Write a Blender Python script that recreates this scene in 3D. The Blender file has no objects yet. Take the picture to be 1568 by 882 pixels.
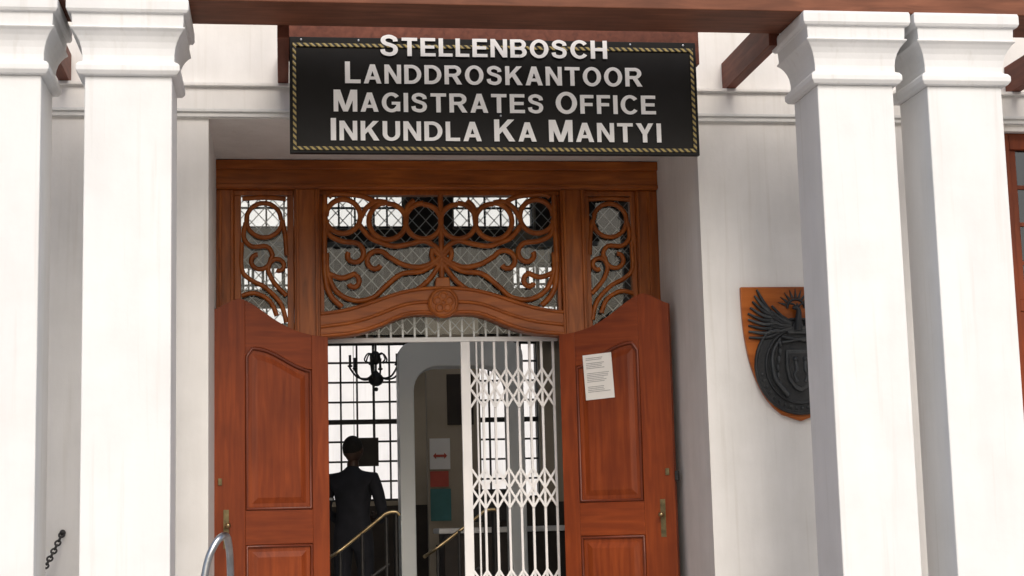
import bpy, bmesh, math, random
from mathutils import Vector, Matrix
random.seed(4)
scene=bpy.context.scene
V=Vector
# ------------------------------------------------------------ materials
def newmat(name):
    m=bpy.data.materials.new(name); m.use_nodes=True
    nt=m.node_tree; b=nt.nodes['Principled BSDF']
    return m,nt,b
def N(nt,t,**k):
    n=nt.nodes.new(t)
    for a,v in k.items():
        if a in n.inputs: n.inputs[a].default_value=v
        else: setattr(n,a,v)
    return n
def ramp(nt,src,stops):
    r=nt.nodes.new('ShaderNodeValToRGB')
    while len(r.color_ramp.elements)<len(stops): r.color_ramp.elements.new(.5)
    for e,(p,c) in zip(r.color_ramp.elements,stops):
        e.position=p; e.color=(*c,1)
    nt.links.new(src,r.inputs[0]); return r
def coords(nt,scale=(1,1,1),rot=(0,0,0)):
    tc=nt.nodes.new('ShaderNodeTexCoord'); mp=nt.nodes.new('ShaderNodeMapping')
    mp.inputs['Scale'].default_value=scale; mp.inputs['Rotation'].default_value=rot
    nt.links.new(tc.outputs['Object'],mp.inputs[0]); return mp.outputs[0]
def bump(nt,b,src,strength=.2,dist=.01):
    bp=nt.nodes.new('ShaderNodeBump'); bp.inputs['Strength'].default_value=strength
    bp.inputs['Distance'].default_value=dist
    nt.links.new(src,bp.inputs['Height']); nt.links.new(bp.outputs[0],b.inputs['Normal'])
def noisy(name,stops,scale=(1,1,1),ns=4,detail=6,rough=.6,bs=.15,bd=.005,metal=0,bscale=60,spec=.5):
    m,nt,b=newmat(name)
    n=N(nt,'ShaderNodeTexNoise'); n.inputs['Scale'].default_value=ns; n.inputs['Detail'].default_value=detail
    nt.links.new(coords(nt,scale),n.inputs['Vector'])
    r=ramp(nt,n.outputs['Fac'],stops); nt.links.new(r.outputs[0],b.inputs['Base Color'])
    b.inputs['Roughness'].default_value=rough; b.inputs['Metallic'].default_value=metal
    b.inputs['Specular IOR Level'].default_value=spec
    n2=N(nt,'ShaderNodeTexNoise'); n2.inputs['Scale'].default_value=bscale; n2.inputs['Detail'].default_value=5
    nt.links.new(coords(nt,scale),n2.inputs['Vector'])
    bump(nt,b,n2.outputs['Fac'],bs,bd)
    return m
def plaster(name,base,dirt,lo=.3,hi=.62,mott=.93):
    m,nt,b=newmat(name)
    n=N(nt,'ShaderNodeTexNoise'); n.inputs['Scale'].default_value=1.3; n.inputs['Detail'].default_value=8; n.inputs['Roughness'].default_value=.65
    nt.links.new(coords(nt,(2.2,2.2,.35)),n.inputs['Vector'])
    n3=N(nt,'ShaderNodeTexNoise'); n3.inputs['Scale'].default_value=3.5; n3.inputs['Detail'].default_value=6
    nt.links.new(coords(nt),n3.inputs['Vector'])
    r=ramp(nt,n.outputs['Fac'],[(lo,dirt),(hi,base)])
    r2=ramp(nt,n3.outputs['Fac'],[(.25,(mott,mott,mott-.01)),(.6,(1,1,1))])
    mx=N(nt,'ShaderNodeMixRGB',blend_type='MULTIPLY'); mx.inputs[0].default_value=.8
    nt.links.new(r.outputs[0],mx.inputs[1]); nt.links.new(r2.outputs[0],mx.inputs[2])
    # fine rain streaks
    n4=N(nt,'ShaderNodeTexNoise'); n4.inputs['Scale'].default_value=3; n4.inputs['Detail'].default_value=6
    nt.links.new(coords(nt,(7,7,.25)),n4.inputs['Vector'])
    r4=ramp(nt,n4.outputs['Fac'],[(.28,(.90,.89,.87)),(.42,(1,1,1))])
    mx2=N(nt,'ShaderNodeMixRGB',blend_type='MULTIPLY'); mx2.inputs[0].default_value=.7
    nt.links.new(mx.outputs[0],mx2.inputs[1]); nt.links.new(r4.outputs[0],mx2.inputs[2])
    nt.links.new(mx2.outputs[0],b.inputs['Base Color'])
    b.inputs['Roughness'].default_value=.75; b.inputs['Specular IOR Level'].default_value=.25
    n2=N(nt,'ShaderNodeTexNoise'); n2.inputs['Scale'].default_value=35; n2.inputs['Detail'].default_value=6
    nt.links.new(coords(nt),n2.inputs['Vector']); bump(nt,b,n2.outputs['Fac'],.15,.006)
    return m
def wood(name,dark,mid,light,scale,rough=.38,coat=.12):
    m,nt,b=newmat(name)
    n=N(nt,'ShaderNodeTexNoise'); n.inputs['Scale'].default_value=3; n.inputs['Detail'].default_value=9; n.inputs['Distortion'].default_value=.6
    nt.links.new(coords(nt,scale),n.inputs['Vector'])
    r=ramp(nt,n.outputs['Fac'],[(.25,dark),(.5,mid),(.78,light)])
    nb=N(nt,'ShaderNodeTexNoise'); nb.inputs['Scale'].default_value=1.7; nb.inputs['Detail'].default_value=4
    nt.links.new(coords(nt),nb.inputs['Vector'])
    r2=ramp(nt,nb.outputs['Fac'],[(.3,(.70,.67,.64)),(.65,(1.08,1.08,1.08))])
    mx=N(nt,'ShaderNodeMixRGB',blend_type='MULTIPLY'); mx.inputs[0].default_value=1
    nt.links.new(r.outputs[0],mx.inputs[1]); nt.links.new(r2.outputs[0],mx.inputs[2])
    nt.links.new(mx.outputs[0],b.inputs['Base Color'])
    b.inputs['Roughness'].default_value=rough; b.inputs['Coat Weight'].default_value=coat; b.inputs['Coat Roughness'].default_value=.3
    b.inputs['Specular IOR Level'].default_value=.25
    bump(nt,b,n.outputs['Fac'],.12,.003)
    return m
def glassmat(name,refl=1.0,tint=(.93,.95,.95),base=.0):
    m=bpy.data.materials.new(name); m.use_nodes=True; nt=m.node_tree; nt.nodes.clear()
    o=nt.nodes.new('ShaderNodeOutputMaterial'); t=nt.nodes.new('ShaderNodeBsdfTransparent'); g=nt.nodes.new('ShaderNodeBsdfGlossy')
    t.inputs[0].default_value=(*tint,1); g.inputs['Roughness'].default_value=.02
    fr=nt.nodes.new('ShaderNodeFresnel'); fr.inputs[0].default_value=1.45
    mu=nt.nodes.new('ShaderNodeMath'); mu.operation='MULTIPLY_ADD'; mu.inputs[1].default_value=refl; mu.inputs[2].default_value=base
    nt.links.new(fr.outputs[0],mu.inputs[0])
    n=nt.nodes.new('ShaderNodeTexNoise'); n.inputs['Scale'].default_value=4
    tc=nt.nodes.new('ShaderNodeTexCoord'); nt.links.new(tc.outputs['Object'],n.inputs['Vector'])
    bp=nt.nodes.new('ShaderNodeBump'); bp.inputs['Strength'].default_value=.15; bp.inputs['Distance'].default_value=.01
    nt.links.new(n.outputs['Fac'],bp.inputs['Height']); nt.links.new(bp.outputs[0],g.inputs['Normal'])
    mx=nt.nodes.new('ShaderNodeMixShader')
    nt.links.new(mu.outputs[0],mx.inputs[0]); nt.links.new(t.outputs[0],mx.inputs[1]); nt.links.new(g.outputs[0],mx.inputs[2]); nt.links.new(mx.outputs[0],o.inputs[0])
    return m
M_col=plaster('column_paint',(.84,.845,.85),(.77,.78,.79))
M_wall=plaster('wall_paint',(.82,.81,.79),(.73,.72,.70),mott=.9)
M_trim=plaster('trim_paint',(.74,.75,.74),(.64,.65,.65))
M_beam=wood('beam_wood',(.12,.045,.025),(.19,.07,.038),(.26,.10,.055),(1,8,8),rough=.6,coat=.0)
M_joist=wood('joist_wood',(.10,.032,.02),(.16,.05,.03),(.22,.075,.045),(8,1,8),rough=.6,coat=0)
M_frame=wood('frame_wood',(.22,.055,.007),(.36,.093,.013),(.50,.15,.024),(9,9,1))
M_frameh=wood('frame_wood_horizontal',(.22,.055,.007),(.36,.093,.013),(.50,.15,.024),(1,9,9))
M_trac=wood('tracery_wood',(.24,.062,.009),(.37,.10,.015),(.48,.15,.026),(4,4,4))
M_door=wood('door_wood',(.16,.026,.004),(.22,.039,.006),(.29,.058,.010),(10,10,.8),rough=.45)
M_doorh=wood('door_wood_horizontal',(.16,.026,.004),(.22,.039,.006),(.29,.058,.010),(.8,10,10),rough=.45)
M_doordk=noisy('door_moulding',[(.3,(.10,.017,.004)),(.7,(.17,.029,.006))],ns=6,rough=.4)
M_black=noisy('sign_black',[(.3,(.005,.005,.005)),(.7,(.009,.009,.010))],ns=5,rough=.5,bs=.03,spec=.2)
M_letter=noisy('letter_white',[(.3,(.88,.88,.87)),(.7,(.93,.93,.92))],ns=8,rough=.5,bs=.02)
M_gate=noisy('gate_white',[(.3,(.78,.79,.80)),(.7,(.87,.87,.87))],ns=6,rough=.4,bs=.05)
M_grille=noisy('grille_grey',[(.3,(.45,.46,.46)),(.7,(.6,.6,.6))],ns=6,rough=.5,bs=.05)
M_balu=noisy('baluster_grey',[(.3,(.16,.17,.17)),(.7,(.25,.25,.25))],ns=6,rough=.5,bs=.05)
M_brass=noisy('brass',[(.3,(.28,.20,.10)),(.7,(.48,.38,.22))],ns=15,rough=.35,metal=1)
M_dull=noisy('tarnished_brass',[(.3,(.12,.10,.05)),(.7,(.26,.20,.10))],ns=25,rough=.5,metal=.8)
M_steel=noisy('steel',[(.3,(.35,.38,.42)),(.7,(.6,.62,.66))],ns=8,rough=.3,metal=1)
M_iron=noisy('black_iron',[(.3,(.01,.01,.011)),(.7,(.03,.028,.026))],ns=12,rough=.5)
M_embl=noisy('emblem_black',[(.3,(.008,.010,.012)),(.7,(.020,.023,.026))],ns=18,rough=.5,bs=.4,bscale=90)
M_embl2=noisy('emblem_grey',[(.3,(.022,.026,.03)),(.7,(.055,.06,.062))],ns=18,rough=.45)
M_board=wood('plaque_board',(.28,.068,.009),(.38,.10,.014),(.48,.14,.024),(1,6,6))
M_paper=noisy('paper',[(.3,(.74,.73,.70)),(.7,(.82,.81,.79))],ns=3,rough=.8,bs=.05)
M_print=noisy('print_ink',[(.3,(.28,.28,.28)),(.7,(.45,.45,.45))],ns=60,rough=.8)
M_red=noisy('red_print',[(.3,(.4,.05,.03)),(.7,(.5,.08,.05))],ns=6,rough=.6)
M_teal=noisy('teal_print',[(.3,(.03,.14,.14)),(.7,(.05,.2,.2))],ns=6,rough=.6)
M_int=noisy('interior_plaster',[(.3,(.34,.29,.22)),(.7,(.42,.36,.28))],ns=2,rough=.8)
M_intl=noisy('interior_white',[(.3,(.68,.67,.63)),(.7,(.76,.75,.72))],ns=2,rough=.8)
M_intdk=noisy('dark_wood_and_room_shade',[(.3,(.02,.014,.01)),(.7,(.04,.028,.02))],ns=5,rough=.6)  # dark wood, and the painted dark of rooms behind glass
M_portal=noisy('portal_enamel',[(.3,(.80,.84,.83)),(.7,(.85,.88,.87))],ns=3,rough=.4,bs=.03)
M_floor=noisy('porch_tile',[(.3,(.30,.26,.23)),(.7,(.40,.35,.31))],ns=6,rough=.5)
M_ground=noisy('paving_grey',[(.3,(.32,.31,.30)),(.7,(.44,.43,.41))],ns=3,rough=.9,bs=.4)
M_asph=noisy('asphalt',[(.3,(.04,.04,.04)),(.7,(.065,.065,.065))],ns=8,rough=.9,bs=.5)
M_roof=noisy('roof_grey',[(.3,(.05,.05,.055)),(.7,(.09,.09,.09))],ns=5,rough=.8)
M_cloth=noisy('uniform_navy',[(.3,(.006,.007,.011)),(.7,(.014,.015,.022))],ns=10,rough=.85,bs=.3)
M_skin=noisy('skin_dark',[(.3,(.045,.022,.014)),(.7,(.07,.035,.022))],ns=10,rough=.5,bs=.05)
M_hair=noisy('hair_black',[(.3,(.006,.005,.005)),(.7,(.014,.012,.01))],ns=60,rough=.9,bs=.6)
M_stripe=noisy('reflective_stripe',[(.3,(.35,.38,.4)),(.7,(.5,.52,.54))],ns=10,rough=.4)
M_glass=glassmat('window_glass',.7)
M_glassb=glassmat('street_window_glass',2.0,(.4,.5,.58))
M_rope,nt,b=newmat('gold_rope')
w=N(nt,'ShaderNodeTexWave',wave_type='BANDS',bands_direction='DIAGONAL'); w.inputs['Scale'].default_value=13
nt.links.new(coords(nt,(1.2,.1,1.2)),w.inputs['Vector'])
r=ramp(nt,w.outputs['Fac'],[(.35,(.012,.011,.01)),(.6,(.42,.33,.12))]); nt.links.new(r.outputs[0],b.inputs['Base Color'])
b.inputs['Roughness'].default_value=.4; bump(nt,b,w.outputs['Fac'],.5,.01)

# ------------------------------------------------------------ helpers
def link(o,parent=None):
    scene.collection.objects.link(o)
    if parent: o.parent=parent
    return o
def empty(name):
    o=bpy.data.objects.new(name,None); return link(o)
def meshobj(name,verts,faces,mat,parent=None,smooth=False):
    me=bpy.data.meshes.new(name); me.from_pydata(verts,[],faces); me.validate()
    bm=bmesh.new(); bm.from_mesh(me); bmesh.ops.recalc_face_normals(bm,faces=bm.faces); bm.to_mesh(me); bm.free()
    if mat: me.materials.append(mat)
    if smooth:
        for p in me.polygons: p.use_smooth=True
    return link(bpy.data.objects.new(name,me),parent)
def bev(o,w=.005,seg=2):
    m=o.modifiers.new('bev','BEVEL'); m.width=w; m.segments=seg; m.limit_method='ANGLE'; m.angle_limit=.6
    return o
def box(name,x0,x1,y0,y1,z0,z1,mat,parent=None,b=0):
    vs=[(x,y,z) for x in(x0,x1) for y in(y0,y1) for z in(z0,z1)]
    fs=[(0,1,3,2),(4,6,7,5),(0,4,5,1),(2,3,7,6),(0,2,6,4),(1,5,7,3)]
    o=meshobj(name,vs,fs,mat,parent)
    if b: bev(o,b)
    return o
def multibox(name,boxes,mat,parent=None,b=0):
    vs=[];fs=[]
    for (x0,x1,y0,y1,z0,z1) in boxes:
        k=len(vs)
        vs+=[(x,y,z) for x in(x0,x1) for y in(y0,y1) for z in(z0,z1)]
        fs+=[tuple(k+i for i in f) for f in [(0,1,3,2),(4,6,7,5),(0,4,5,1),(2,3,7,6),(0,2,6,4),(1,5,7,3)]]
    o=meshobj(name,vs,fs,mat,parent)
    if b: bev(o,b)
    return o
def prism(name,pts,y0,y1,mat,parent=None,b=0):
    n=len(pts)
    vs=[(x,y0,z) for x,z in pts]+[(x,y1,z) for x,z in pts]
    fs=[tuple(range(n)),tuple(range(2*n-1,n-1,-1))]+[(i,(i+1)%n,n+(i+1)%n,n+i) for i in range(n)]
    o=meshobj(name,vs,fs,mat,parent)
    if b: bev(o,b,2)
    return o
def cr(pts,k=8,closed=False):
    P=[V(p) for p in pts]; n=len(P); out=[]
    rng=range(n) if closed else range(n-1)
    for i in rng:
        if closed: p0,p1,p2,p3=P[(i-1)%n],P[i],P[(i+1)%n],P[(i+2)%n]
        else: p0=P[max(i-1,0)];p1=P[i];p2=P[i+1];p3=P[min(i+2,n-1)]
        for j in range(k):
            t=j/k
            out.append(.5*((2*p1)+(p2-p0)*t+(2*p0-5*p1+4*p2-p3)*t*t+(3*p1-p0-3*p2+p3)*t**3))
    if not closed: out.append(P[-1])
    return out
def tube(name,paths,rad,mat,parent=None,res=3,taper=None):
    cu=bpy.data.curves.new(name,'CURVE'); cu.dimensions='3D'; cu.bevel_depth=rad; cu.bevel_resolution=res; cu.use_fill_caps=True
    for p in paths:
        closed=False
        if isinstance(p,tuple): p,closed=p
        s=cu.splines.new('POLY'); s.points.add(len(p)-1)
        for i,q in enumerate(p):
            s.points[i].co=(*q,1)
            if taper: s.points[i].radius=taper(i/(len(p)-1))
        s.use_cyclic_u=closed
    cu.materials.append(mat)
    return link(bpy.data.objects.new(name,cu),parent)
def sphere(name,c,r,mat,parent=None,sc=(1,1,1),seg=20):
    bm=bmesh.new(); bmesh.ops.create_uvsphere(bm,u_segments=seg,v_segments=seg//2+2,radius=r)
    for v in bm.verts: v.co=V((v.co.x*sc[0],v.co.y*sc[1],v.co.z*sc[2]))+V(c)
    me=bpy.data.meshes.new(name); bm.to_mesh(me); bm.free(); me.materials.append(mat)
    for p in me.polygons: p.use_smooth=True
    return link(bpy.data.objects.new(name,me),parent)
def loft_square(name,x0,x1,y0,y1,prof,mat,parent):
    vs=[];fs=[]
    for z,o in prof:
        vs+=[(x0-o,y0-o,z),(x1+o,y0-o,z),(x1+o,y1+o,z),(x0-o,y1+o,z)]
    for i in range(len(prof)-1):
        for j in range(4):
            a=4*i+j;b=4*i+(j+1)%4; fs.append((a,b,b+4,a+4))
    fs.append((0,1,2,3)); k=4*(len(prof)-1); fs.append((k,k+1,k+2,k+3))
    return bev(meshobj(name,vs,fs,mat,parent),.004,2)

# ------------------------------------------------------------ world, sun, camera
world=bpy.data.worlds.new("World"); scene.world=world; world.use_nodes=True
nt=world.node_tree; bg=nt.nodes['Background']
sky=nt.nodes.new('ShaderNodeTexSky'); sky.sky_type='NISHITA'; sky.sun_disc=False
SE,SA=38,174   # elevation, azimuth measured from +Y toward +X
sky.sun_elevation=math.radians(SE); sky.sun_rotation=math.radians(SA); sky.air_density=1.0; sky.dust_density=4.0; sky.ozone_density=1.0
nt.links.new(sky.outputs[0],bg.inputs[0]); bg.inputs[1].default_value=.145
sd=bpy.data.lights.new('sun','SUN'); sd.energy=1.25; sd.angle=math.radians(30); sd.color=(1,.97,.92)
so=link(bpy.data.objects.new('sun',sd))
az=math.radians(SA); el=math.radians(SE)
d=V((math.sin(az)*math.cos(el),math.cos(az)*math.cos(el),math.sin(el)))
so.rotation_euler=d.to_track_quat('Z','Y').to_euler(); so.location=d*30
cd=bpy.data.cameras.new('camera'); cd.sensor_width=36; cd.lens=57.4; cd.clip_end=2000; cd.clip_start=.1
cam=link(bpy.data.objects.new('camera',cd))
R=[[0.99021,0.00554,0.13944],[-0.13721,-0.14349,0.98009],[-0.02544,0.98964,0.14132]]
cam.matrix_world=Matrix(((R[0][0],R[0][1],-R[0][2],0),(R[1][0],R[1][1],-R[1][2],0),(R[2][0],R[2][1],-R[2][2],1.6),(0,0,0,1)))
scene.camera=cam
scene.view_settings.view_transform='Standard'; scene.view_settings.look='None'; scene.view_settings.exposure=0

# ------------------------------------------------------------ ground
meshobj('ground',[(-400,-400,-.12),(400,-400,-.12),(400,400,-.12),(-400,400,-.12)],[(0,1,2,3)],M_asph)
box('pavement',-30,30,-1.5,60,-.115,0,M_ground)
NB=empty('added_backdrop_house')  # unseen house added as a bright white view behind the hall windows
multibox('walls',[(-16,20,38,46,0,11)],M_col,NB)
prism('roof',[(-16.5,11),(20.5,11),(16,15),(-12,15)],37.5,46.5,M_roof,NB)
multibox('windows',[(x,x+1.2,37.95,37.99,z,z+1.9) for x in(-14,-10,14,17.5) for z in(1.2,6)],M_intdk,NB)

# ------------------------------------------------------------ building
B=empty('courthouse_building')
WY=10.8
FL=.6
multibox('facade_wall',[
 (-9,-.88,WY,11.2,-.05,4.31),(-.88,-.48,WY,12.3,-.05,4.31),
 (2.86,3.26,WY,12.3,-.05,4.31),(3.26,5.10,WY,11.2,-.05,4.31),
 (6.25,13,WY,11.2,-.05,4.31),(5.10,6.25,WY,11.2,-.05,2.0),(5.10,6.25,WY,11.2,4.27,4.31)],M_wall,B)
box('frieze_wall',-9,13,WY-.004,12.3,4.31,4.53,M_wall,B)
box('upper_wall',-9,13,WY+.07,11.25,4.53,6.6,M_wall,B)
multibox('string_moulding',[(-9,13,WY-.026,WY-.004,4.318,4.372),(-9,13,WY-.040,WY-.026,4.35,4.372)],M_trim,B,.004)
box('wall_ledge',-9,13,WY-.035,WY+.07,4.53,4.553,M_wall,B,.004)
box('eaves_cornice',-9.2,13.2,WY-.25,11.3,6.6,6.78,M_trim,B,.01)
multibox('roof',[(-9.4,13.4,WY-.3,12.6,6.78,6.9),(-9.4,13.4,14.4,18.4,6.78,6.9),(-9.4,-2.5,12.6,14.4,6.78,6.9),(5,13.4,12.6,14.4,6.78,6.9)],M_roof,B)
prism('roof_ridge',[(-9.2,6.9),(13.2,6.9),(10,9),(-6,9)],14.7,18,M_roof,B)
multibox('added_skylight_kerb',[(-2.6,-2.5,12.5,14.5,5.9,7.05),(5,5.1,12.5,14.5,5.9,7.05),(-2.5,5,12.5,12.6,5.9,7.05),(-2.5,5,14.4,14.5,5.9,7.05)],M_portal,B)  # opening through roof and ceiling, added to brighten the portal below
multibox('added_skylight_bars',[(x-.02,x+.02,12.6,14.4,7.0,7.04) for x in(-1.5,-.6,.3,1.2,2.1,3,3.9)],M_portal,B)
# interior shell
IY=17.8
wins=[(-2.2,-1.3),(-.75,.22),(.45,1.34),(1.90,2.80)]
bands=[(.3,1.85,[]),(1.85,3.62,wins),(3.62,3.78,[]),(3.78,4.46,[(-.75,.14),(2.55,3.2)]),(4.46,4.84,[]),(4.84,5.25,wins),(5.25,6.6,[])]
bx=[]
for za,zb,ws in bands:
    xp=-9
    for a,c in ws:
        bx.append((xp,a,IY,IY+.3,za,zb)); xp=c
    bx.append((xp,13,IY,IY+.3,za,zb))
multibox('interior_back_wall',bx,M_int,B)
multibox('gallery_dark_sheets',[(.14,2.55,IY-.03,IY-.002,3.64,4.82),(-4.8,-.75,IY-.03,IY-.002,3.64,4.82),(3.2,7,IY-.03,IY-.002,3.64,4.82),(-4.8,7,IY-.03,IY-.002,5.27,5.88),
  (1.36,1.88,IY-.03,IY-.002,4.825,5.265),(2.82,7,IY-.03,IY-.002,4.825,5.265)],M_intdk,B)  # dark sheets added to keep the upper back wall dark behind the transom
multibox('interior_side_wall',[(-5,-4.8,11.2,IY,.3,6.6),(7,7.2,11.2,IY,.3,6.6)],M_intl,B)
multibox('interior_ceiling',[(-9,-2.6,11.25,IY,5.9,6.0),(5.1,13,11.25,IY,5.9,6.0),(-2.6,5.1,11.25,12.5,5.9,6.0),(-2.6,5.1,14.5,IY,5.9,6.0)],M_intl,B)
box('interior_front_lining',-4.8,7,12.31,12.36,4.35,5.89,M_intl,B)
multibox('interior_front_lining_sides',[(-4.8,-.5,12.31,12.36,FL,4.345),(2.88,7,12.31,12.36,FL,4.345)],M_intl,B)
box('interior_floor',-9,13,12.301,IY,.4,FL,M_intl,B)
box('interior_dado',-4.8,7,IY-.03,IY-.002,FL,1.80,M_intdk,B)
g=[]
for a,c in wins+[(2.85,3.2)]:
    n=max(2,round((c-a)/.178)); 
    for i in range(n+1):
        x=a+(c-a)*i/n; g.append((x-.010,x+.010,IY+.1,IY+.13,1.85,5.3))
    z=1.85; k=0
    while z<5.35:
        h=.010 if k%4 else .026
        g.append((a,c,IY+.097,IY+.133,z-h,z+h)); z+=.216; k+=1
multibox('interior_window_muntins',g,M_iron,B)
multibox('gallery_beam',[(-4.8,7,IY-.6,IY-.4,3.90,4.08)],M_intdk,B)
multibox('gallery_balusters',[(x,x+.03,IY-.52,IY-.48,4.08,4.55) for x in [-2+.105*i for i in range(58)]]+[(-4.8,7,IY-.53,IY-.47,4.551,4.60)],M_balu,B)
# porch floor and steps
box('porch_floor',-9,13,9.0,WY,.0,FL,M_floor,B,.01)
box('recess_floor',-.48,2.86,WY+.001,12.3,.0,FL+.004,M_floor,B)
for i in range(3):
    box('step_%d'%i,-9,13,9.0-.32*(i+1),9.0-.32*i-.001,.0,FL-.15*(i+1),M_floor,B,.01)

# columns
CY0,CY1=9.3,9.76
prof=[(4.18,0),(4.183,.03),(4.205,.046),(4.235,.046),(4.252,.034),(4.262,.014),(4.30,.014),(4.34,.019),(4.375,.029),(4.405,.044),(4.43,.062),(4.445,.078),(4.452,.078),(4.454,.066),(4.53,.070),(4.533,.088),(4.55,.098),(4.60,.098),(4.618,.092)]
for i,(a,c) in enumerate([(-1.83,-1.35),(-1.11,-.62),(3.23,3.71),(3.93,4.41),(-5.2,-4.72),(-4.5,-4.02),(7.0,7.48),(7.7,8.18)]):
    bev(box('column_shaft_%d'%i,a,c,CY0,CY1,FL,4.18,M_col,B),.008)
    loft_square('column_capital_%d'%i,a,c,CY0,CY1,prof,M_col,B)
    loft_square('column_base_%d'%i,a,c,CY0,CY1,[(FL,.06),(FL+.16,.06),(FL+.18,.03),(FL+.2,.005)],M_col,B)
# beam + joists
box('porch_beam',-8,12,9.24,9.50,4.62,5.0,M_beam,B,.006)
box('porch_beam_inner',-8,12,9.51,9.74,4.632,5.0,M_beam,B,.006)
for i,x in enumerate([-4.6,-3.0,-1.42,.015,3.115,4.60,5.22,6.7,8.2]):
    bev(box('joist_%d'%i,x-.036,x+.036,9.741,WY+.07,4.556,4.76,M_joist,B),.004)

# ------------------------------------------------------------ door frame with transom
DY=12.06
multibox('door_frame_posts',[
 (-.48,-.35,DY,DY+.14,FL,4.09),(2.69,2.86,DY,DY+.14,FL,4.09),
 (.09,.28,DY-.03,DY+.13,FL,4.09),(2.10,2.29,DY-.03,DY+.13,FL,4.09)],M_frame,B,.006)
multibox('door_frame_post_beads',[(x,x+.02,DY-.05,DY-.031,FL,4.085) for x in(.105,.245,2.115,2.255)]+
 [(-.375,-.355,DY-.016,DY-.001,FL,4.085),(2.695,2.715,DY-.016,DY-.001,FL,4.085),(-.46,-.44,DY-.016,DY-.001,FL,4.085),(2.78,2.8,DY-.016,DY-.001,FL,4.085)],M_frame,B,.005)
multibox('door_frame_head',[(-.48,2.86,DY-.035,DY+.14,4.09,4.305),(-.48,2.86,DY-.06,DY-.036,4.235,4.304),(-.48,2.86,DY-.05,DY-.036,4.095,4.125)],M_frameh,B,.006)
multibox('sidelight_frames',[(-.349,-.30,DY+.02,DY+.1,2.9,4.05),(.04,.089,DY+.02,DY+.1,2.9,4.05),(-.349,.089,DY+.02,DY+.1,4.05,4.089),(-.349,.089,DY+.02,DY+.1,FL,2.9),
 (2.291,2.33,DY+.02,DY+.1,2.9,4.05),(2.65,2.689,DY+.02,DY+.1,2.9,4.05),(2.291,2.689,DY+.02,DY+.1,4.05,4.089),(2.291,2.689,DY+.02,DY+.1,FL,2.9)],M_frame,B,.004)
low=[(.281,2.965),(.36,2.975),(.48,2.985),(.60,3.01),(.72,3.05),(.82,3.095),(.92,3.13),(1.04,3.14),(1.19,3.13)]
up=[(.281,3.165),(.40,3.18),(.52,3.205),(.65,3.245),(.78,3.29),(.90,3.325),(1.02,3.345),(1.19,3.355)]
def mir(l): return [(2.38-x,z) for x,z in reversed(l)][1:]
def cr2(l): return [(p.x,p.z) for p in cr([(x,0,z) for x,z in l],5)]
lowc=cr2(low+mir(low)); upc=cr2(up+mir(up))
lowc[-1]=(2.099,2.965); upc[-1]=(2.099,3.165)
vs=[];fs=[]
n=41
def samp(c,n):
    x0,x1=c[0][0],c[-1][0]; out=[]
    for i in range(n):
        x=x0+(x1-x0)*i/(n-1)
        for (a,za),(b_,zb) in zip(c,c[1:]):
            if a<=x<=b_+1e-6: out.append((x,za+(zb-za)*(x-a)/max(b_-a,1e-6))); break
        else: out.append((x,c[-1][1]))
    return out
L=samp(lowc,n);U=samp(upc,n)
for i in range(n):
    for y in(DY-.02,DY+.12):
        vs+=[(L[i][0],y,L[i][1]),(U[i][0],y,U[i][1])]
for i in range(n-1):
    a=4*i; b_=a+4
    fs+=[(a,a+1,b_+1,b_),(a+2,b_+2,b_+3,a+3),(a,b_,b_+2,a+2),(a+1,a+3,b_+3,b_+1)]
meshobj('arch_rail',vs,fs,M_frameh,B)
tube('arch_rail_beads',[[V((x,DY-.024,z+.018)) for x,z in L],[V((x,DY-.022,z-.014)) for x,z in U],[V((x,DY-.02,z*.55+w_*.45)) for (x,z),(_,w_) in zip(L,U)]],.014,M_frameh,B)
multibox('transom_inner_frame',[(.281,.31,DY+.02,DY+.1,3.17,4.05),(2.07,2.099,DY+.02,DY+.1,3.17,4.05),(.281,2.099,DY+.02,DY+.1,4.055,4.089)],M_frame,B,.004)
def disc(cx,cz,r,y0=0,y1=0,n=28):
    return [(cx+r*math.cos(2*math.pi*i/n),cz+r*math.sin(2*math.pi*i/n)) for i in range(n)]
prism('arch_boss',disc(1.19,3.225,.115),DY-.06,DY-.0205,M_trac,B,.008)
ps=[([V((1.19+.098*math.cos(t*math.pi/14),DY-.064,3.225+.098*math.sin(t*math.pi/14))) for t in range(28)],True)]
for k in range(5):
    t0=math.pi/2+k*2*math.pi/5
    c=V((1.19+.047*math.cos(t0),DY-.062,3.225+.047*math.sin(t0)))
    ps.append(([c+V((.028*math.cos(t*math.pi/8),0,.028*math.sin(t*math.pi/8))) for t in range(16)],True))
tube('arch_boss_rosette',ps,.010,M_trac,B)
prism('arch_boss_keystone',[(1.13,3.33),(1.25,3.33),(1.24,3.42),(1.14,3.42)],DY-.03,DY+.05,M_trac,B,.008)
def spiral(cx,cy,r0,r1,a0,a1,n=16):
    return [(cx+(r0+(r1-r0)*i/n)*math.cos(math.radians(a0+(a1-a0)*i/n)),cy+(r0+(r1-r0)*i/n)*math.sin(math.radians(a0+(a1-a0)*i/n))) for i in range(n+1)]
TY=DY+.03
def trac(cx,top,ab,sgn,y=TY): return [V((cx+sgn*a*.005,y,top-b_*.005)) for a,b_ in ab]
C=[]
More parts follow.
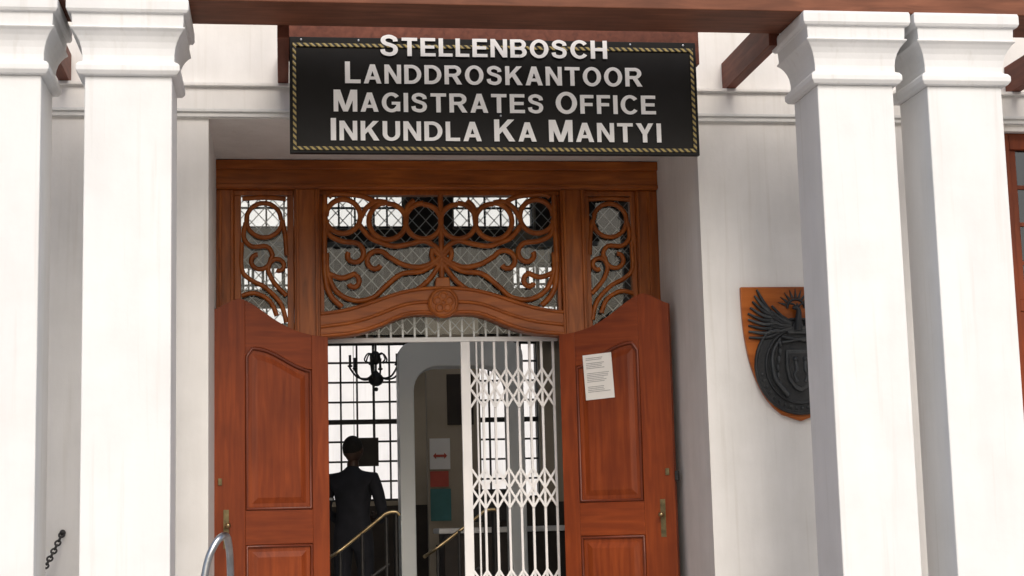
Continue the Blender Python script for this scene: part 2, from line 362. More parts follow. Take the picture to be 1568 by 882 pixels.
half=[
 spiral(147,34,27,25,0,360),
 [(120,36),(112,22),(98,12),(82,13)],
 spiral(80,42,29,27,-90,270),
 [(52,40),(50,20),(40,10)],
 spiral(26,42,28,26,-90,270),
 [(122,48),(108,66),(92,74),(70,80),(45,76),(26,72),(10,80),(0,92)],
 [(172,40),(168,62),(150,72),(134,74)]+spiral(132,92,18,8,-90,-380)[1:],
 [(0,92),(12,104),(34,112),(58,108),(76,98)]+spiral(98,104,20,8,190,500)[1:],
 [(172,90),(171,118),(158,148),(132,162),(104,158),(84,140),(60,122),(30,118),(0,100)],
 [(172,120),(150,128),(132,122)]+spiral(134,134,12,6,-90,-330)[1:],
 [(0,104),(22,134),(52,154),(88,163),(120,172)],
 [(168,5),(158,0),(120,3),(100,12)],
]
top=4.065
for hc in half:
    for s in(1,-1):
        p=cr([(a,b_,0) for a,b_ in hc],4)
        C.append(trac(1.19,top,[(q.x,q.y) for q in p],s))
C.append(trac(1.19,top,[(0,0),(0,150)],1))
C.append(trac(1.19,top,[(q.x,q.y) for q in cr([(-13,84,0),(-14,98,0),(0,112,0),(14,98,0),(13,84,0),(0,96,0),(-13,84,0)],5)],1))
tube('transom_tracery',C,.0205,M_trac,B)
rim=[(174,2),(175,60),(175,120),(168,152),(150,172)]
tube('transom_rim',[trac(1.19,top,[(q.x,q.y) for q in cr([(a,b_,0) for a,b_ in rim],5)],s,DY+.02) for s in(1,-1)],.022,M_trac,B)
C=[]
side=[
 spiral(0,36,27,25,0,360),
 [(-27,40),(-30,62),(-18,76),(4,76),(12,88)]+spiral(-8,96,18,8,-20,260)[1:],
 [(27,36),(31,60),(33,90)],
 [(32,150),(14,130),(6,112)]+spiral(20,106,13,6,180,470)[1:],
 [(-33,70),(-33,110),(-20,126),(2,138),(24,162),(32,190)],
 [(-33,150),(-14,146),(8,158),(18,180)],
 [(-32,4),(0,2),(32,4)],
]
for (cx,s) in((-.13,1),(2.49,-1)):
    for hc in side:
        p=cr([(a,b_,0) for a,b_ in hc],4)
        C.append(trac(cx,4.045,[(q.x,q.y) for q in p],s))
tube('sidelight_tracery',C,.018,M_trac,B)
box('transom_glass',.30,2.08,DY+.062,DY+.068,3.0,4.07,M_glass,B)
multibox('sidelight_glass',[(-.32,.06,DY+.062,DY+.068,2.8,4.06),(2.32,2.66,DY+.062,DY+.068,2.8,4.06)],M_glass,B)

# door leaves
def leaf(name,hx,hy,ang,sgn):
    W=.86; T=.048
    E=bpy.data.objects.new(name,None); link(E,B)
    E.location=(hx,hy,0)
    E.rotation_euler=(0,0,ang)
    X=lambda s:sgn*s
    topc=cr2([(0,2.975),(.12,2.985),(.26,3.02),(.40,3.09),(.52,3.17),(.62,3.225),(.68,3.235),(.76,3.20),(.82,3.165),(W,3.15)])
    def topz(s):
        for (a,za),(c,zc) in zip(topc,topc[1:]):
            if a<=s<=c+1e-6: return za+(zc-za)*(s-a)/max(c-a,1e-6)
        return topc[-1][1]
    core=[(0.004,FL+.012)]+[(s,z-.004) for s,z in topc if .004<=s<=W-.004]+[(W-.004,FL+.012)]
    prism('core',[(X(s),z) for s,z in core],-.014,.014,M_door,E)
    def stile(n,a,c,mat=M_door):
        k=10
        pts=[(X(a),FL+.01),(X(c),FL+.01)]+[(X(c+(a-c)*i/k),topz(c+(a-c)*i/k)) for i in range(k+1)]
        prism(n,pts,-T/2,T/2,mat,E,.003)
    stile('hinge_stile',0,.125); stile('meeting_stile',.625,W)
    def rail(n,z0,z1):
        box(n,*sorted((X(.1255),X(.6245))),-T/2,T/2,z0,z1,M_doorh,E,.003)
    rail('lock_rail',1.48,1.72); rail('bottom_rail',FL+.01,.86)
    def pt(s):
        return 2.73+ .16*(0.5-0.5*math.cos(math.pi*min(max((s-.1)/.46,0),1)))
    k=14; ss=[.1255+(.6245-.1255)*i/k for i in range(k+1)]
    def pt2(s):
        return pt(s) if s<.575 else pt(.575)-(s-.575)*1.6
    pts=[(X(s),topz(s)) for s in ss]+[(X(s),pt2(s)) for s in reversed(ss)]
    prism('top_rail',pts,-T/2,T/2,M_doorh,E,.003)
    def panel(n,poly_fn):
        for f in(-1,1):
            outer=poly_fn(.012); 
            tube(n+'_moulding_%d'%f,[([V((X(s),f*.020,z)) for s,z in outer],True)],.0135,M_doordk,E,2)
            mid=poly_fn(.05); inn=poly_fn(.09)
            vs=[(X(s),f*.0145,z) for s,z in mid]+[(X(s),f*.027,z) for s,z in inn]
            m_=len(mid)
            fs=[(i,(i+1)%m_,m_+(i+1)%m_,m_+i) for i in range(m_)]+[tuple(range(m_,2*m_))]
            meshobj(n+'_field_%d'%f,vs,fs,M_door,E)
    def upper(o):
        a,c=.1255+o,.6245-o
        out=[(a,1.72+o),(c,1.72+o)]
        for i in range(13):
            s=c+(a-c)*i/12
            out.append((s,pt2(s)-o*1.05))
        return out
    def lower(o):
        a,c=.1255+o,.6245-o
        return [(a,.86+o),(c,.86+o),(c,1.48-o),(a,1.48-o)]
    panel('upper_panel',upper); panel('lower_panel',lower)
    hs=.765
    box('handle_plate',*sorted((X(hs-.020),X(hs+.020))),-T/2-.004,-T/2-.0005,1.46,1.73,M_dull,E,.002)
    tube('handle_spindle',[[V((X(hs),-T/2-.004,1.62)),V((X(hs),-T/2-.045,1.62))]],.008,M_brass,E)
    sphere('knob',(X(hs),-T/2-.05,1.62),.021,M_brass,E)
    box('cylinder_lock',*sorted((X(W-.065),X(W-.035))),-T/2-.010,-T/2-.0005,1.90,1.95,M_dull,E,.004)
    for z in(.9,1.9,2.75):
        tube('hinge_%d'%int(z*10),[[V((X(-.004),T/2-.0,z)),V((X(-.004),T/2,z+.11))]],.011,M_brass,E)
    return E
Lf=leaf('door_leaf_left',.325,12.02,math.radians(17),-1)
Rf=leaf('door_leaf_right',2.065,12.02,math.radians(-31),1)
box('edge_bolt',.862,.885,-.02,.02,1.86,1.93,M_iron,Rf,.003)
PN=empty('paper_notice'); PN.location=(2.065,12.02,0); PN.rotation_euler=(0,0,math.radians(-31))
def paper(par,x0,z0,w,h,rot,y,lines=True,mat=M_paper):
    c,s_=math.cos(rot),math.sin(rot)
    def T_(a,b_): return (x0+a*c-b_*s_, z0+a*s_+b_*c)
    pts=[T_(0,0),T_(w,0),T_(w,h),T_(0,h)]
    prism('sheet',pts,y-.003,y,mat,par)
    if lines:
        z=h-.03;k=0
        while z>.05:
            if k not in(2,7,8,15,16):
                e=w*(.62+.28*random.random()); 
                prism('print_line',[T_(w*.1,z),T_(e,z),T_(e,z+.005),T_(w*.1,z+.005)],y-.0045,y-.0035,M_print,par)
            z-=.0125;k+=1
paper(PN,.205,2.47,.225,.335,math.radians(3),-.031)

# street window on right of facade
multibox('street_window_frame',[(5.10,5.18,WY+.06,WY+.16,2.0,4.27),(6.17,6.25,WY+.06,WY+.16,2.0,4.27),(5.18,6.17,WY+.06,WY+.16,4.15,4.27),(5.18,6.17,WY+.06,WY+.16,2.0,2.12),(5.18,6.17,WY+.07,WY+.15,2.98,3.06),
  (5.18,5.23,WY+.08,WY+.14,3.06,4.15),(6.12,6.17,WY+.08,WY+.14,3.06,4.15)],M_door,B,.005)
multibox('street_window_muntins',[(x-.014,x+.014,WY+.09,WY+.125,3.06,4.15) for x in(5.46,5.70,5.94)]+[(5.23,6.12,WY+.091,WY+.124,z-.014,z+.014) for z in(3.33,3.61,3.88)],M_door,B)
box('street_window_glass',5.2,6.15,WY+.105,WY+.109,3.0,4.2,M_glassb,B)
multibox('street_window_shutter',[(5.18,6.17,WY+.08,WY+.12,2.12,2.98)]+[(5.23,6.12,WY+.055,WY+.079,2.16+i*.06,2.195+i*.06) for i in range(13)],M_door,B,.004)
box('street_window_dark_sheet',5.12,6.23,WY+.3,WY+.32,2.0,4.27,M_intdk,B)  # dark sheet, paints the dim room behind the panes
box('street_window_sill',5.03,6.32,WY-.06,WY+.06,1.92,2.0,M_trim,B,.006)

# ------------------------------------------------------------ sign
S=empty('courthouse_sign_board')
SY=10.3
box('board',.055,2.745,SY,SY+.04,3.965,4.735,M_black,S,.004)
box('carrier_beam',.052,2.78,SY+.042,SY+.12,4.60,4.90,M_joist,S,.004)
multibox('rope_border',[(.075,2.725,SY-.010,SY-.0005,4.668,4.692),(.075,2.725,SY-.010,SY-.0005,3.985,4.009),(.075,.097,SY-.010,SY-.0005,4.009,4.668),(2.703,2.725,SY-.010,SY-.0005,4.009,4.668)],M_rope,S,.003)
# bold sans-serif capitals built from strokes: each stroke is a pair of edges (left side, right side)
def rc(x0,z0,x1,z1): return ([(x0,z0),(x0,z1)],[(x1,z0),(x1,z1)])
def qd(a,b_,c,d_): return ([a,d_],[b_,c])
def arc(cx,cz,rx,rz,a0,a1,tx=.2,tz=.17,n=20):
    o=[];i_=[]
    for k in range(n+1):
        a=math.radians(a0+(a1-a0)*k/n)
        o.append((cx+rx*math.cos(a),cz+rz*math.sin(a))); i_.append((cx+(rx-tx)*math.cos(a),cz+(rz-tz)*math.sin(a)))
    return (o,i_)
def ribbon(pts,h):
    c=cr([(x,0,z) for x,z in pts],5); l=[];r_=[]
    for i,p in enumerate(c):
        t=(c[min(i+1,len(c)-1)]-c[max(i-1,0)]).normalized()
        l.append((p.x-t.z*h,p.z+t.x*h*.92)); r_.append((p.x+t.z*h,p.z-t.x*h*.92))
    return (l,r_)
st=rc(0,0,.2,1)
GL={
'I':(.2,[st]),'L':(.62,[st,rc(.2,0,.62,.17)]),'T':(.70,[rc(0,.83,.7,1),rc(.25,0,.45,.83)]),
'E':(.68,[st,rc(.2,.83,.67,1),rc(.2,.425,.63,.59),rc(.2,0,.68,.17)]),'F':(.62,[st,rc(.2,.83,.62,1),rc(.2,.41,.57,.575)]),
'H':(.76,[st,rc(.56,0,.76,1),rc(.2,.42,.56,.59)]),
'N':(.76,[rc(0,0,.19,1),rc(.57,0,.76,1),qd((0,1),(.21,1),(.76,0),(.55,0))]),
'M':(.92,[rc(0,0,.18,1),rc(.74,0,.92,1),qd((0,1),(.26,1),(.54,0),(.37,0)),qd((.92,1),(.66,1),(.38,0),(.55,0))]),
'K':(.80,[st,qd((.2,.32),(.2,.58),(.53,1),(.78,1)),qd((.27,.55),(.43,.68),(.80,0),(.56,0))]),
'A':(.80,[qd((0,0),(.21,0),(.50,1),(.29,1)),qd((.80,0),(.59,0),(.30,1),(.51,1)),rc(.2,.2,.6,.36)]),
'Y':(.78,[rc(.29,0,.49,.42),qd((0,1),(.23,1),(.49,.42),(.29,.42)),qd((.78,1),(.55,1),(.29,.42),(.49,.42))]),
'U':(.75,[rc(0,.36,.2,1),rc(.55,.36,.75,1),arc(.375,.36,.375,.375,180,360)]),
'O':(.86,[arc(.43,.5,.43,.52,0,360,n=32)]),'C':(.80,[arc(.43,.5,.43,.52,38,322,n=28)]),
'G':(.83,[arc(.43,.5,.43,.52,40,325,n=28),rc(.44,.38,.82,.53),rc(.64,.04,.82,.38)]),
'D':(.78,[st,rc(.2,.83,.32,1),rc(.2,0,.32,.17),arc(.32,.5,.46,.5,-90,90)]),
'B':(.75,[st,rc(.2,.84,.42,1),rc(.2,.43,.42,.58),rc(.2,0,.42,.16),arc(.42,.72,.30,.28,-90,90,.19,.155),arc(.43,.29,.32,.29,-90,90,.2,.155)]),
'R':(.80,[st,rc(.2,.83,.44,1),rc(.2,.40,.44,.56),arc(.44,.70,.33,.30,-90,90,.2,.165),qd((.34,.42),(.56,.44),(.80,0),(.57,0))]),
'S':(.72,[ribbon([(.60,.69),(.56,.83),(.36,.925),(.16,.86),(.115,.72),(.20,.60),(.40,.52),(.56,.43),(.60,.28),(.53,.13),(.35,.075),(.14,.15),(.09,.31)],.093)]),
}
def text(body,x0,x1,z0,H,nm):
    pen=0; items=[]
    for ch in body:
        if ch==' ': pen+=.36; continue
        sc=1 if ch.isupper() else .88
        w_,st_=GL[ch.upper()]
        items.append((pen,sc,st_)); pen+=w_*sc+.125
    pen-=.125
    sx=(x1-x0)/pen
    vs=[];fs=[]
    for px,sc,st_ in items:
        for k,(l,r_) in enumerate(st_):
            yf=SY-.0135-.0006*k; yb=SY-.0105
            base=len(vs); n=len(l)
            for y in(yf,yb):
                for (x,z) in l: vs.append((x0+(px+x*sc)*sx,y,z0+z*sc*H))
                for (x,z) in r_: vs.append((x0+(px+x*sc)*sx,y,z0+z*sc*H))
            m_=2*n
            for i in range(n-1):
                fs.append((base+i,base+i+1,base+n+i+1,base+n+i))
                fs.append((base+i,base+i+1,base+m_+i+1,base+m_+i))
                fs.append((base+n+i,base+n+i+1,base+m_+n+i+1,base+m_+n+i))
            for e in(0,n-1): fs.append((base+e,base+n+e,base+m_+n+e,base+m_+e))
    meshobj(nm,vs,fs,M_letter,S)
text('Stellenbosch',.64,2.14,4.612,.140,'text_line_1')
text('Landdroskantoor',.41,2.37,4.426,.144,'text_line_2')
text('Magistrates Office',.335,2.455,4.238,.144,'text_line_3')
text('Inkundla Ka Mantyi',.315,2.485,4.048,.146,'text_line_4')
for i,(x,z) in enumerate([(.13,4.715),(.5,4.715),(2.3,4.715),(2.66,4.715),(1.42,4.222)]): sphere('screw_%d'%i,(x,SY-.002,z),.008,M_steel,S,(1,.5,1),10)

# ------------------------------------------------------------ coat of arms
E=empty('coat_of_arms_plaque')
cx,tz=3.50,3.15
pts=[]
for i in range(21):
    t=i/20; w_=.385*max(0,(1-t**2.7))**.52; pts.append((w_,tz-.925*t))
poly=[(cx-w_,z) for w_,z in pts]+[(cx+w_,z) for w_,z in reversed(pts[:-1])]
prism('board',poly,WY-.035,WY-.001,M_board,E,.006)
def ell(cx,cz,rx,rz,n=40): return [(cx+rx*math.cos(2*math.pi*i/n),cz+rz*math.sin(2*math.pi*i/n)) for i in range(n)]
ez=2.60
prism('oval_base',ell(cx,ez,.315,.335),WY-.05,WY-.0355,M_embl,E,.005)
tube('oval_rings',[([V((x,WY-.055,z)) for x,z in ell(cx,ez,rx,rz)],True) for rx,rz in((.305,.325),(.235,.255))],.010,M_embl,E)
tube('oval_lettering',[[V((cx+.270*math.cos(t),WY-.053,ez+.290*math.sin(t))),V((cx+.270*math.cos(t+.05),WY-.053,ez+.290*math.sin(t+.05)))] for t in [math.pi*(1.05+.9*i/18) for i in range(19)]],.010,M_embl2,E)
for s in(-1,1):
    tube('tusk',[cr([V((cx+s*.09,WY-.065,ez-.2)),V((cx+s*.18,WY-.07,ez-.08)),V((cx+s*.19,WY-.07,ez+.08)),V((cx+s*.13,WY-.065,ez+.19))],6)],.018,M_embl2,E,taper=lambda t:1-.6*t)
    for k in range(6):
        z=ez-.12+.055*k
        sphere('wheat_grain',(cx+s*(.145+.012*math.sin(k)),WY-.065,z),.018,M_embl2,E,(.6,.6,1.3),8)
sh=[(-.095,.12),(.095,.12),(.10,0),(.085,-.09),(.04,-.15),(0,-.17),(-.04,-.15),(-.085,-.09),(-.10,0)]
prism('shield',[(cx+a,ez-.01+b_) for a,b_ in sh],WY-.072,WY-.051,M_embl2,E,.008)
prism('shield_inner',[(cx+a*.8,ez-.01+b_*.8) for a,b_ in sh],WY-.079,WY-.0725,M_embl,E,.005)
for s in(-1,1):
    sphere('khoisan_head',(cx+s*.035,WY-.082,ez+.045),.017,M_embl2,E,seg=10)
    tube('khoisan_figure',[cr([V((cx+s*.035,WY-.08,ez+.03)),V((cx+s*.03,WY-.084,ez-.03)),V((cx+s*.045,WY-.08,ez-.06)),V((cx+s*.03,WY-.08,ez-.11))],5)],.011,M_embl2,E)
tube('spear_and_knobkierie',[[V((cx-.12,WY-.07,ez+.16)),V((cx+.12,WY-.07,ez+.2))],[V((cx-.12,WY-.07,ez+.2)),V((cx+.12,WY-.07,ez+.16))]],.009,M_embl2,E)
prism('protea',[(cx-.07,ez+.22),(cx+.07,ez+.22),(cx+.1,ez+.3),(cx+.04,ez+.27),(cx,ez+.34),(cx-.04,ez+.27),(cx-.1,ez+.3)],WY-.07,WY-.036,M_embl2,E,.004)
tube('bird_body',[cr([V((cx,WY-.07,ez+.25)),V((cx,WY-.08,ez+.32)),V((cx+.005,WY-.075,ez+.385)),V((cx-.035,WY-.075,ez+.40))],6)],.03,M_embl,E,taper=lambda t:1-.65*t)
tube('bird_crest',[cr([V((cx,WY-.07,ez+.39)),V((cx+.02*s,WY-.07,ez+.42)),V((cx+.05*s,WY-.07,ez+.43))],4) for s in(-1,0,1)],.007,M_embl,E)
for s in(-1,1):
    # raised wing: shoulder low by the body, long primaries fanned upward and outward, stepped coverts below
    for k in range(9):
        t=k/8
        r0=V((cx+s*(.06+.015*k),WY-.050-.002*(k%2),ez+.27+.012*k))
        tipx=.345-.07*max(0,t-.5)*2; tipz=ez+.20+.33*t
        tip=V((cx+s*tipx,WY-.045,tipz))
        mid=(r0+tip)/2+V((0,-.004,-.035+.02*t))
        tube('wing_primary',[cr([r0,mid,tip],6)],.0145,M_embl2 if k%2 else M_embl,E,taper=lambda t:1.05-.55*t*t)
    for k in range(6):
        r0=V((cx+s*.05,WY-.062,ez+.26+.008*k)); tip=V((cx+s*(.20-.004*k),WY-.062,ez+.24+.035*k))
        tube('wing_covert',[[r0,(r0+tip)/2+V((0,0,-.012)),tip]],.013,M_embl if k%2 else M_embl2,E,taper=lambda t:1-.3*t)
for k in range(9):
    a0=math.radians(18+k*18)
    r1,r2=.075,.135
    q=[(cx+r1*math.cos(a0-.13),ez+.40+r1*math.sin(a0-.13)),(cx+r2*math.cos(a0),ez+.40+r2*math.sin(a0)),(cx+r1*math.cos(a0+.13),ez+.40+r1*math.sin(a0+.13))]
    prism('sun_ray',q,WY-.045,WY-.0355,M_embl,E)
tube('sun_disc_rim',[[V((cx+.062*math.cos(t),WY-.04,ez+.40+.062*math.sin(t))) for t in [math.pi*i/16 for i in range(17)]]],.009,M_embl,E)

# ------------------------------------------------------------ security gate
G=empty('security_gate')
GY=12.24
multibox('top_track',[(.30,2.08,GY-.02,GY+.03,2.955,2.99)],M_gate,G,.003)
chs=[1.50+.0905*i for i in range(7)]
bars=[(1.335,1.405,GY-.015,GY+.02,FL+.031,2.954)]
for x in chs: bars.append((x-.009,x+.009,GY-.012,GY+.012,FL+.031,2.954))
bars.append((1.455-.006,1.455+.006,GY-.012,GY+.012,FL+.031,2.954))
bars.append((.30,2.08,GY-.02,GY+.02,FL+.005,FL+.03))
multibox('channels',bars,M_gate,G,.002)
lv=[];lf=[]
def strip(xa,za,xb,zb,y,w=.0085):
    d_=V((xb-xa,0,zb-za)).normalized(); p=V((-d_.z,0,d_.x))*w; k=len(lv)
    for yy in(y-.0015,y+.0015):
        for (x,z) in((xa,za),(xb,zb)):
            for s in(-1,1): lv.append((x+p.x*s,yy,z+p.z*s))
    lf.extend([(k,k+1,k+3,k+2),(k+4,k+6,k+7,k+5),(k,k+2,k+6,k+4),(k+1,k+5,k+7,k+3),(k,k+4,k+5,k+1),(k+2,k+3,k+7,k+6)])
xs=[1.40]+chs
for z0 in(2.455,1.70,.95):
    for a,c in zip(xs,xs[1:]):
        for k in range(2):
            zb=z0+k*.145
            strip(a,zb,c,zb+.145,GY-.0155); strip(a,zb+.145,c,zb,GY-.0195)
meshobj('lattice_strips',lv,lf,M_gate,G)
D=empty('diamond_grille')
lv=[];lf=[]
for (x0,x1,z0,z1) in((.30,2.08,3.02,4.07),(-.33,.07,2.95,4.06),(2.31,2.67,2.95,4.06)):
    stp=.105
    k=-30
    while k<60:
        for s in(1,-1):
            zc=z0+k*stp*1.1
            a=x0;c=x1
            za=zc; zb=zc+s*(x1-x0)*1.1
            dz=zb-za
            ta=(z0-za)/dz; tb=(z1-za)/dz
            t0=max(0,min(ta,tb)); t1=min(1,max(ta,tb))
            if t1-t0>.02: strip(a+(c-a)*t0,za+dz*t0,a+(c-a)*t1,za+dz*t1,DY+.165+.004*s,.0035)
        k+=1
meshobj('diamond_bars',lv,lf,M_grille,D)
multibox('stub_bars',[(x-.007,x+.007,GY-.01,GY+.01,2.991,3.2) for x in [.36+.09*i for i in range(19)]],M_gate,D)

# ------------------------------------------------------------ interior furnishings
P=empty('walk_through_portal')
PY=14.6
def roundarch(x0,x1,z0,z1,r,n=8):
    out=[(x0,z0)]
    for i in range(n+1):
        a=math.pi-(math.pi/2)*i/n; out.append((x0+r+r*math.cos(a),z1-r+r*math.sin(a)))
    for i in range(n+1):
        a=math.pi/2-(math.pi/2)*i/n; out.append((x1-r+r*math.cos(a),z1-r+r*math.sin(a)))
    out.append((x1,z0)); return out
o_=roundarch(1.03,2.16,FL,3.22,.13); i_=roundarch(1.165,2.02,FL,3.0,.22)
vs=[];fs=[];n=len(o_)
for y in(PY,PY+.32): vs+=[(x,y,z) for x,z in o_]+[(x,y,z) for x,z in i_]
for i in range(n-1):
    fs+=[(i,i+1,n+i+1,n+i),(2*n+i,3*n+i,3*n+i+1,2*n+i+1),(i,2*n+i,2*n+i+1,i+1),(n+i,n+i+1,3*n+i+1,3*n+i)]
bev(meshobj('portal_frame',vs,fs,M_portal,P),.01)
Q=empty('notice_board_wall')
multibox('partition',[(1.40,1.93,16.0,16.12,FL,3.9)],M_int,Q,.004)
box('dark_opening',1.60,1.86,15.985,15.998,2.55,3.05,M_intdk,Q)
box('red_notice',1.42,1.60,15.97,15.99,1.95,2.1,M_red,Q)
box('notice_white',1.42,1.62,15.975,15.992,2.12,2.42,M_paper,Q)
prism('red_arrow',[(1.45,2.25),(1.48,2.28),(1.48,2.262),(1.56,2.262),(1.56,2.28),(1.59,2.25),(1.56,2.22),(1.56,2.238),(1.48,2.238),(1.48,2.22)],15.968,15.972,M_red,Q)
box('teal_poster',1.42,1.62,15.975,15.992,1.62,1.93,M_teal,Q)
K=empty('reception_desk')
box('desk_body',1.45,2.6,15.0,15.5,FL,1.50,M_intdk,K,.01); box('desk_top',1.40,2.65,14.95,15.55,1.501,1.55,M_paper,K,.01)
box('desk_monitor',1.75,2.1,15.2,15.25,1.60,1.9,M_iron,K,.01); box('monitor_stand',1.88,1.96,15.2,15.24,1.551,1.599,M_iron,K)
F=empty('hanging_notice'); box('panel',.64,.9,15.6,15.62,2.15,2.42,M_intdk,F,.004); tube('chain',[[V((.67,15.61,2.42)),V((.67,15.61,5.9))],[V((.87,15.61,2.42)),V((.87,15.61,5.9))]],.003,M_iron,F)

H=empty('chandelier')
tube('stem',[[V((.85,15,5.9)),V((.85,15,2.9))]],.010,M_iron,H)
sphere('bowl',(.85,15,2.92),.07,M_iron,H,(1,1,.9)); sphere('hub',(.85,15,3.12),.045,M_iron,H,(1,1,1.4)); sphere('finial',(.85,15,2.83),.02,M_iron,H)
for k in range(6):
    a=k*math.pi/3+.3; u=V((math.cos(a),math.sin(a),0))
    base=V((.85,15,3.0))
    tube('arm',[cr([base,base+u*.08+V((0,0,-.07)),base+u*.18+V((0,0,-.06)),base+u*.25+V((0,0,.02)),base+u*.25+V((0,0,.05))],6)],.009,M_iron,H)
    tube('candle',[[base+u*.25+V((0,0,.05)),base+u*.25+V((0,0,.14))]],.012,M_iron,H)
    sphere('cup',base+u*.25+V((0,0,.04)),.025,M_iron,H,(1,1,.5),10)
    tube('scroll',[cr([base+V((0,0,.12)),base+u*.07+V((0,0,.16)),base+u*.11+V((0,0,.1)),base+u*.07+V((0,0,.07))],5)],.007,M_iron,H)

for nm,(x0,x1,y) in {'brass_handrail':(.36,.86,13.6),'brass_handrail.001':(1.16,1.68,13.6)}.items():
    T=empty(nm)
    tube('rail',[cr([V((x0-.02,y-.1,1.33)),V((x0+.1,y,1.40)),V((x1-.1,y,1.63)),V((x1-.02,y,1.69)),V((x1+.06,y,1.70)),V((x1+.09,y,1.67))],5)],.015,M_brass,T)
    tube('lower_rail',[[V((x0+.1,y,1.0)),V((x1,y,1.28))]],.012,M_iron,T)
    tube('posts',[[V((x,y,FL)),V((x,y,1.36+(x-x0)*.62))] for x in(x0+.1,x0+.28,x1-.02)]+[[V((x1+.06,y+.06*i,FL)),V((x1+.06,y+.06*i,1.69))] for i in range(3)],.014,M_iron,T)

# ------------------------------------------------------------ guard
def skin(name,pts,edges,mat,parent,root=0,sub=2):
    me=bpy.data.meshes.new(name); me.from_pydata([p[0] for p in pts],edges,[])
    o=link(bpy.data.objects.new(name,me),parent)
    m=o.modifiers.new('skin','SKIN'); m.use_smooth_shade=True
    sv=me.skin_vertices[0].data if me.skin_vertices else None
    if sv is None:
        bpy.context.view_layer.objects.active=o; bpy.ops.object.select_all(action='DESELECT'); o.select_set(True); bpy.ops.mesh.customdata_skin_add(); sv=me.skin_vertices[0].data
    for i,p in enumerate(pts):
        r=p[1]; sv[i].radius=r if isinstance(r,tuple) else (r,r)
        sv[i].use_root=(i==root)
    s=o.modifiers.new('sub','SUBSURF'); s.levels=sub; s.render_levels=sub
    me.materials.append(mat)
    return o
GD=empty('security_guard'); GD.location=(.60,14.4,FL); GD.rotation_euler=(0,0,math.radians(-25))
pts=[((0,0,.93),(.16,.11)),((0,0,1.08),(.15,.11)),((0,.01,1.25),(.175,.12)),((0,0,1.40),(.17,.11)),((0,0,1.47),(.075,.07)),((0,.01,1.52),(.058,.06)),
 ((-.19,0,1.40),.07),((-.24,.0,1.26),.058),((-.265,.02,1.12),.052),((-.20,.17,1.04),.043),((-.12,.27,1.05),.036),
 ((.19,0,1.40),.07),((.24,.0,1.26),.058),((.265,.02,1.12),.052),((.20,.17,1.04),.043),((.12,.27,1.05),.036),
 ((-.10,0,.86),.10),((-.11,.02,.5),.07),((-.12,0,.1),.052),((-.12,.02,.05),.05),((-.13,.16,.04),.04),
 ((.10,0,.86),.10),((.11,.02,.5),.07),((.12,0,.1),.052),((.12,.02,.05),.05),((.13,.16,.04),.04)]
ed=[(0,1),(1,2),(2,3),(3,4),(4,5),(3,6),(6,7),(7,8),(8,9),(9,10),(3,11),(11,12),(12,13),(13,14),(14,15),(0,16),(16,17),(17,18),(18,19),(19,20),(0,21),(21,22),(22,23),(23,24),(24,25)]
skin('uniform',pts,ed,M_cloth,GD)
skin('neck',[((0,.01,1.46),.056),((0,.015,1.58),.056)],[(0,1)],M_skin,GD)
hd=sphere('head',(0,.02,1.655),.118,M_skin,GD,(.74,.88,1.0),28)
for v in hd.data.vertices:
    if v.co.z<1.60: v.co.x*=.88; v.co.y=.02+(v.co.y-.02)*.95+.006
sphere('hair',(0,.010,1.672),.115,M_hair,GD,(.765,.885,.93),24)
for s in(-1,1):
    sphere('ear',(s*.086,.015,1.645),.026,M_skin,GD,(.35,.65,1),10); sphere('eye',(s*.03,.116,1.665),.011,M_paper,GD,seg=8)
sphere('nose',(0,.128,1.635),.018,M_skin,GD,(.8,1,1.3),10); sphere('mouth',(0,.115,1.598),.022,M_skin,GD,(1.2,.5,.35),10)
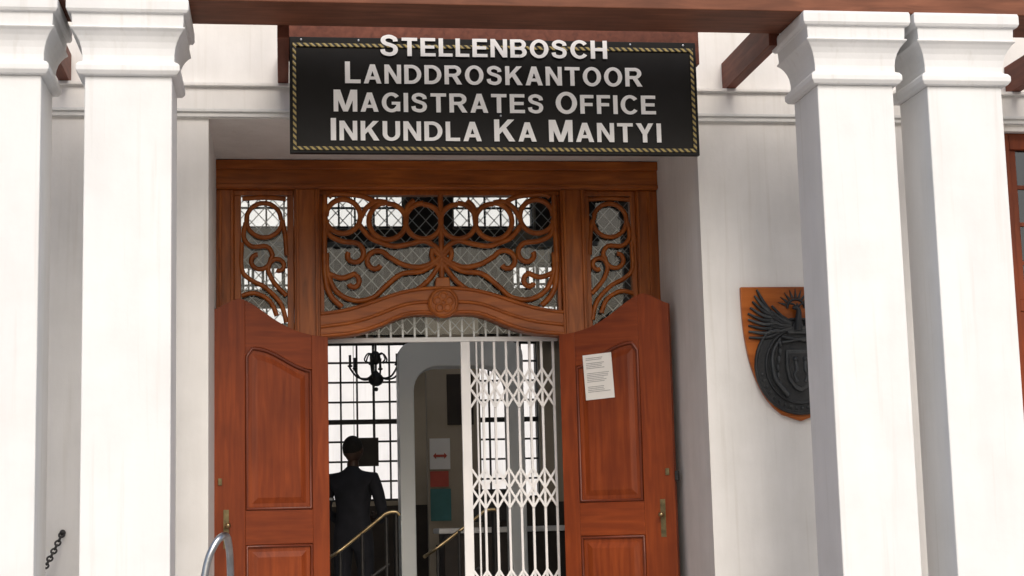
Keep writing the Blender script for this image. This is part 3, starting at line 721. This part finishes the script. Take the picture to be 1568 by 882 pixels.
for s in(-1,1):
    wr=V((s*.12,.27,1.05))
    skin('palm',[(wr,.024),(wr+V((-s*.04,.035,.0)),(.03,.018)),(wr+V((-s*.07,.055,0)),(.03,.016))],[(0,1),(1,2)],M_skin,GD,sub=1)
    for k,(dz,L_) in enumerate([(.028,.07),(.010,.078),(-.009,.073),(-.027,.058)]):
        b0=wr+V((-s*.065,.052,dz)); u=V((-s*.75,.55,0)); w2=V((-s*.8,-.1,-.1))
        skin('finger_%d'%k,[(b0,.009),(b0+u*L_*.5,.0085),(b0+u*L_*.5+w2*L_*.35,.008),(b0+u*L_*.4+w2*L_*.6+V((0,-.02,0)),.007)],[(0,1),(1,2),(2,3)],M_skin,GD,sub=1)
    b0=wr+V((-s*.03,.03,.025)); skin('thumb',[(b0,.011),(b0+V((-s*.02,.02,.03)),.010),(b0+V((-s*.045,.035,.04)),.008)],[(0,1),(1,2)],M_skin,GD,sub=1)
def hoop(n,cx_,cy_,z,rx,ry,h=.022):
    k=28; vs=[];fs=[]
    for i in range(k+1):
        a=2*math.pi*i/k
        for zz in(z,z+h): vs.append((cx_+rx*math.cos(a),cy_+ry*math.sin(a),zz))
    for i in range(k): j=i+1; fs.append((2*i,2*j,2*j+1,2*i+1))
    meshobj(n,vs,fs,M_stripe,GD,True)
hoop('arm_band',-.245,.003,1.22,.064,.064)

# ------------------------------------------------------------ outside small things
HR=empty('step_handrail')
tube('rail',[cr([V((-.47,9.28,FL)),V((-.46,9.28,1.1)),V((-.425,9.29,1.38)),V((-.385,9.30,1.50)),V((-.34,9.34,1.555)),V((-.31,9.45,1.53)),V((-.30,9.6,1.3)),V((-.30,9.62,FL))],6)],.021,M_steel,HR,4)
def chain(name,p0,p1,sag,n):
    Cn=empty(name); ps=[]
    for i in range(n):
        t=(i+.5)/n; c=p0.lerp(p1,t); c.z-=sag*4*t*(1-t)
        t2=min(1,t+.01); c2=p0.lerp(p1,t2); c2.z-=sag*4*t2*(1-t2); u=(c2-c).normalized()
        side_=V((0,1,0)) if i%2 else u.cross(V((0,1,0))).normalized()
        ps.append(([c+u*.028*math.cos(a)+side_*.016*math.sin(a) for a in [k*math.pi/6 for k in range(12)]],True))
    tube('links',ps,.0065,M_iron,Cn,2); 
    sphere('hook_plate',p0,.02,M_iron,Cn,seg=10); sphere('hook_plate_end',p1,.018,M_iron,Cn,seg=10)
chain('barrier_chain',V((-1.39,10.79,1.60)),V((-1.56,9.77,1.15)),.06,26)
HK=empty('wall_hook')
tube('hook',[cr([V((3.711,9.5,1.42)),V((3.74,9.5,1.42)),V((3.765,9.5,1.40)),V((3.77,9.5,1.43)),V((3.765,9.5,1.45))],5)],.009,M_iron,HK); sphere('plate',(3.714,9.5,1.42),.024,M_iron,HK,(.3,1,1),12)
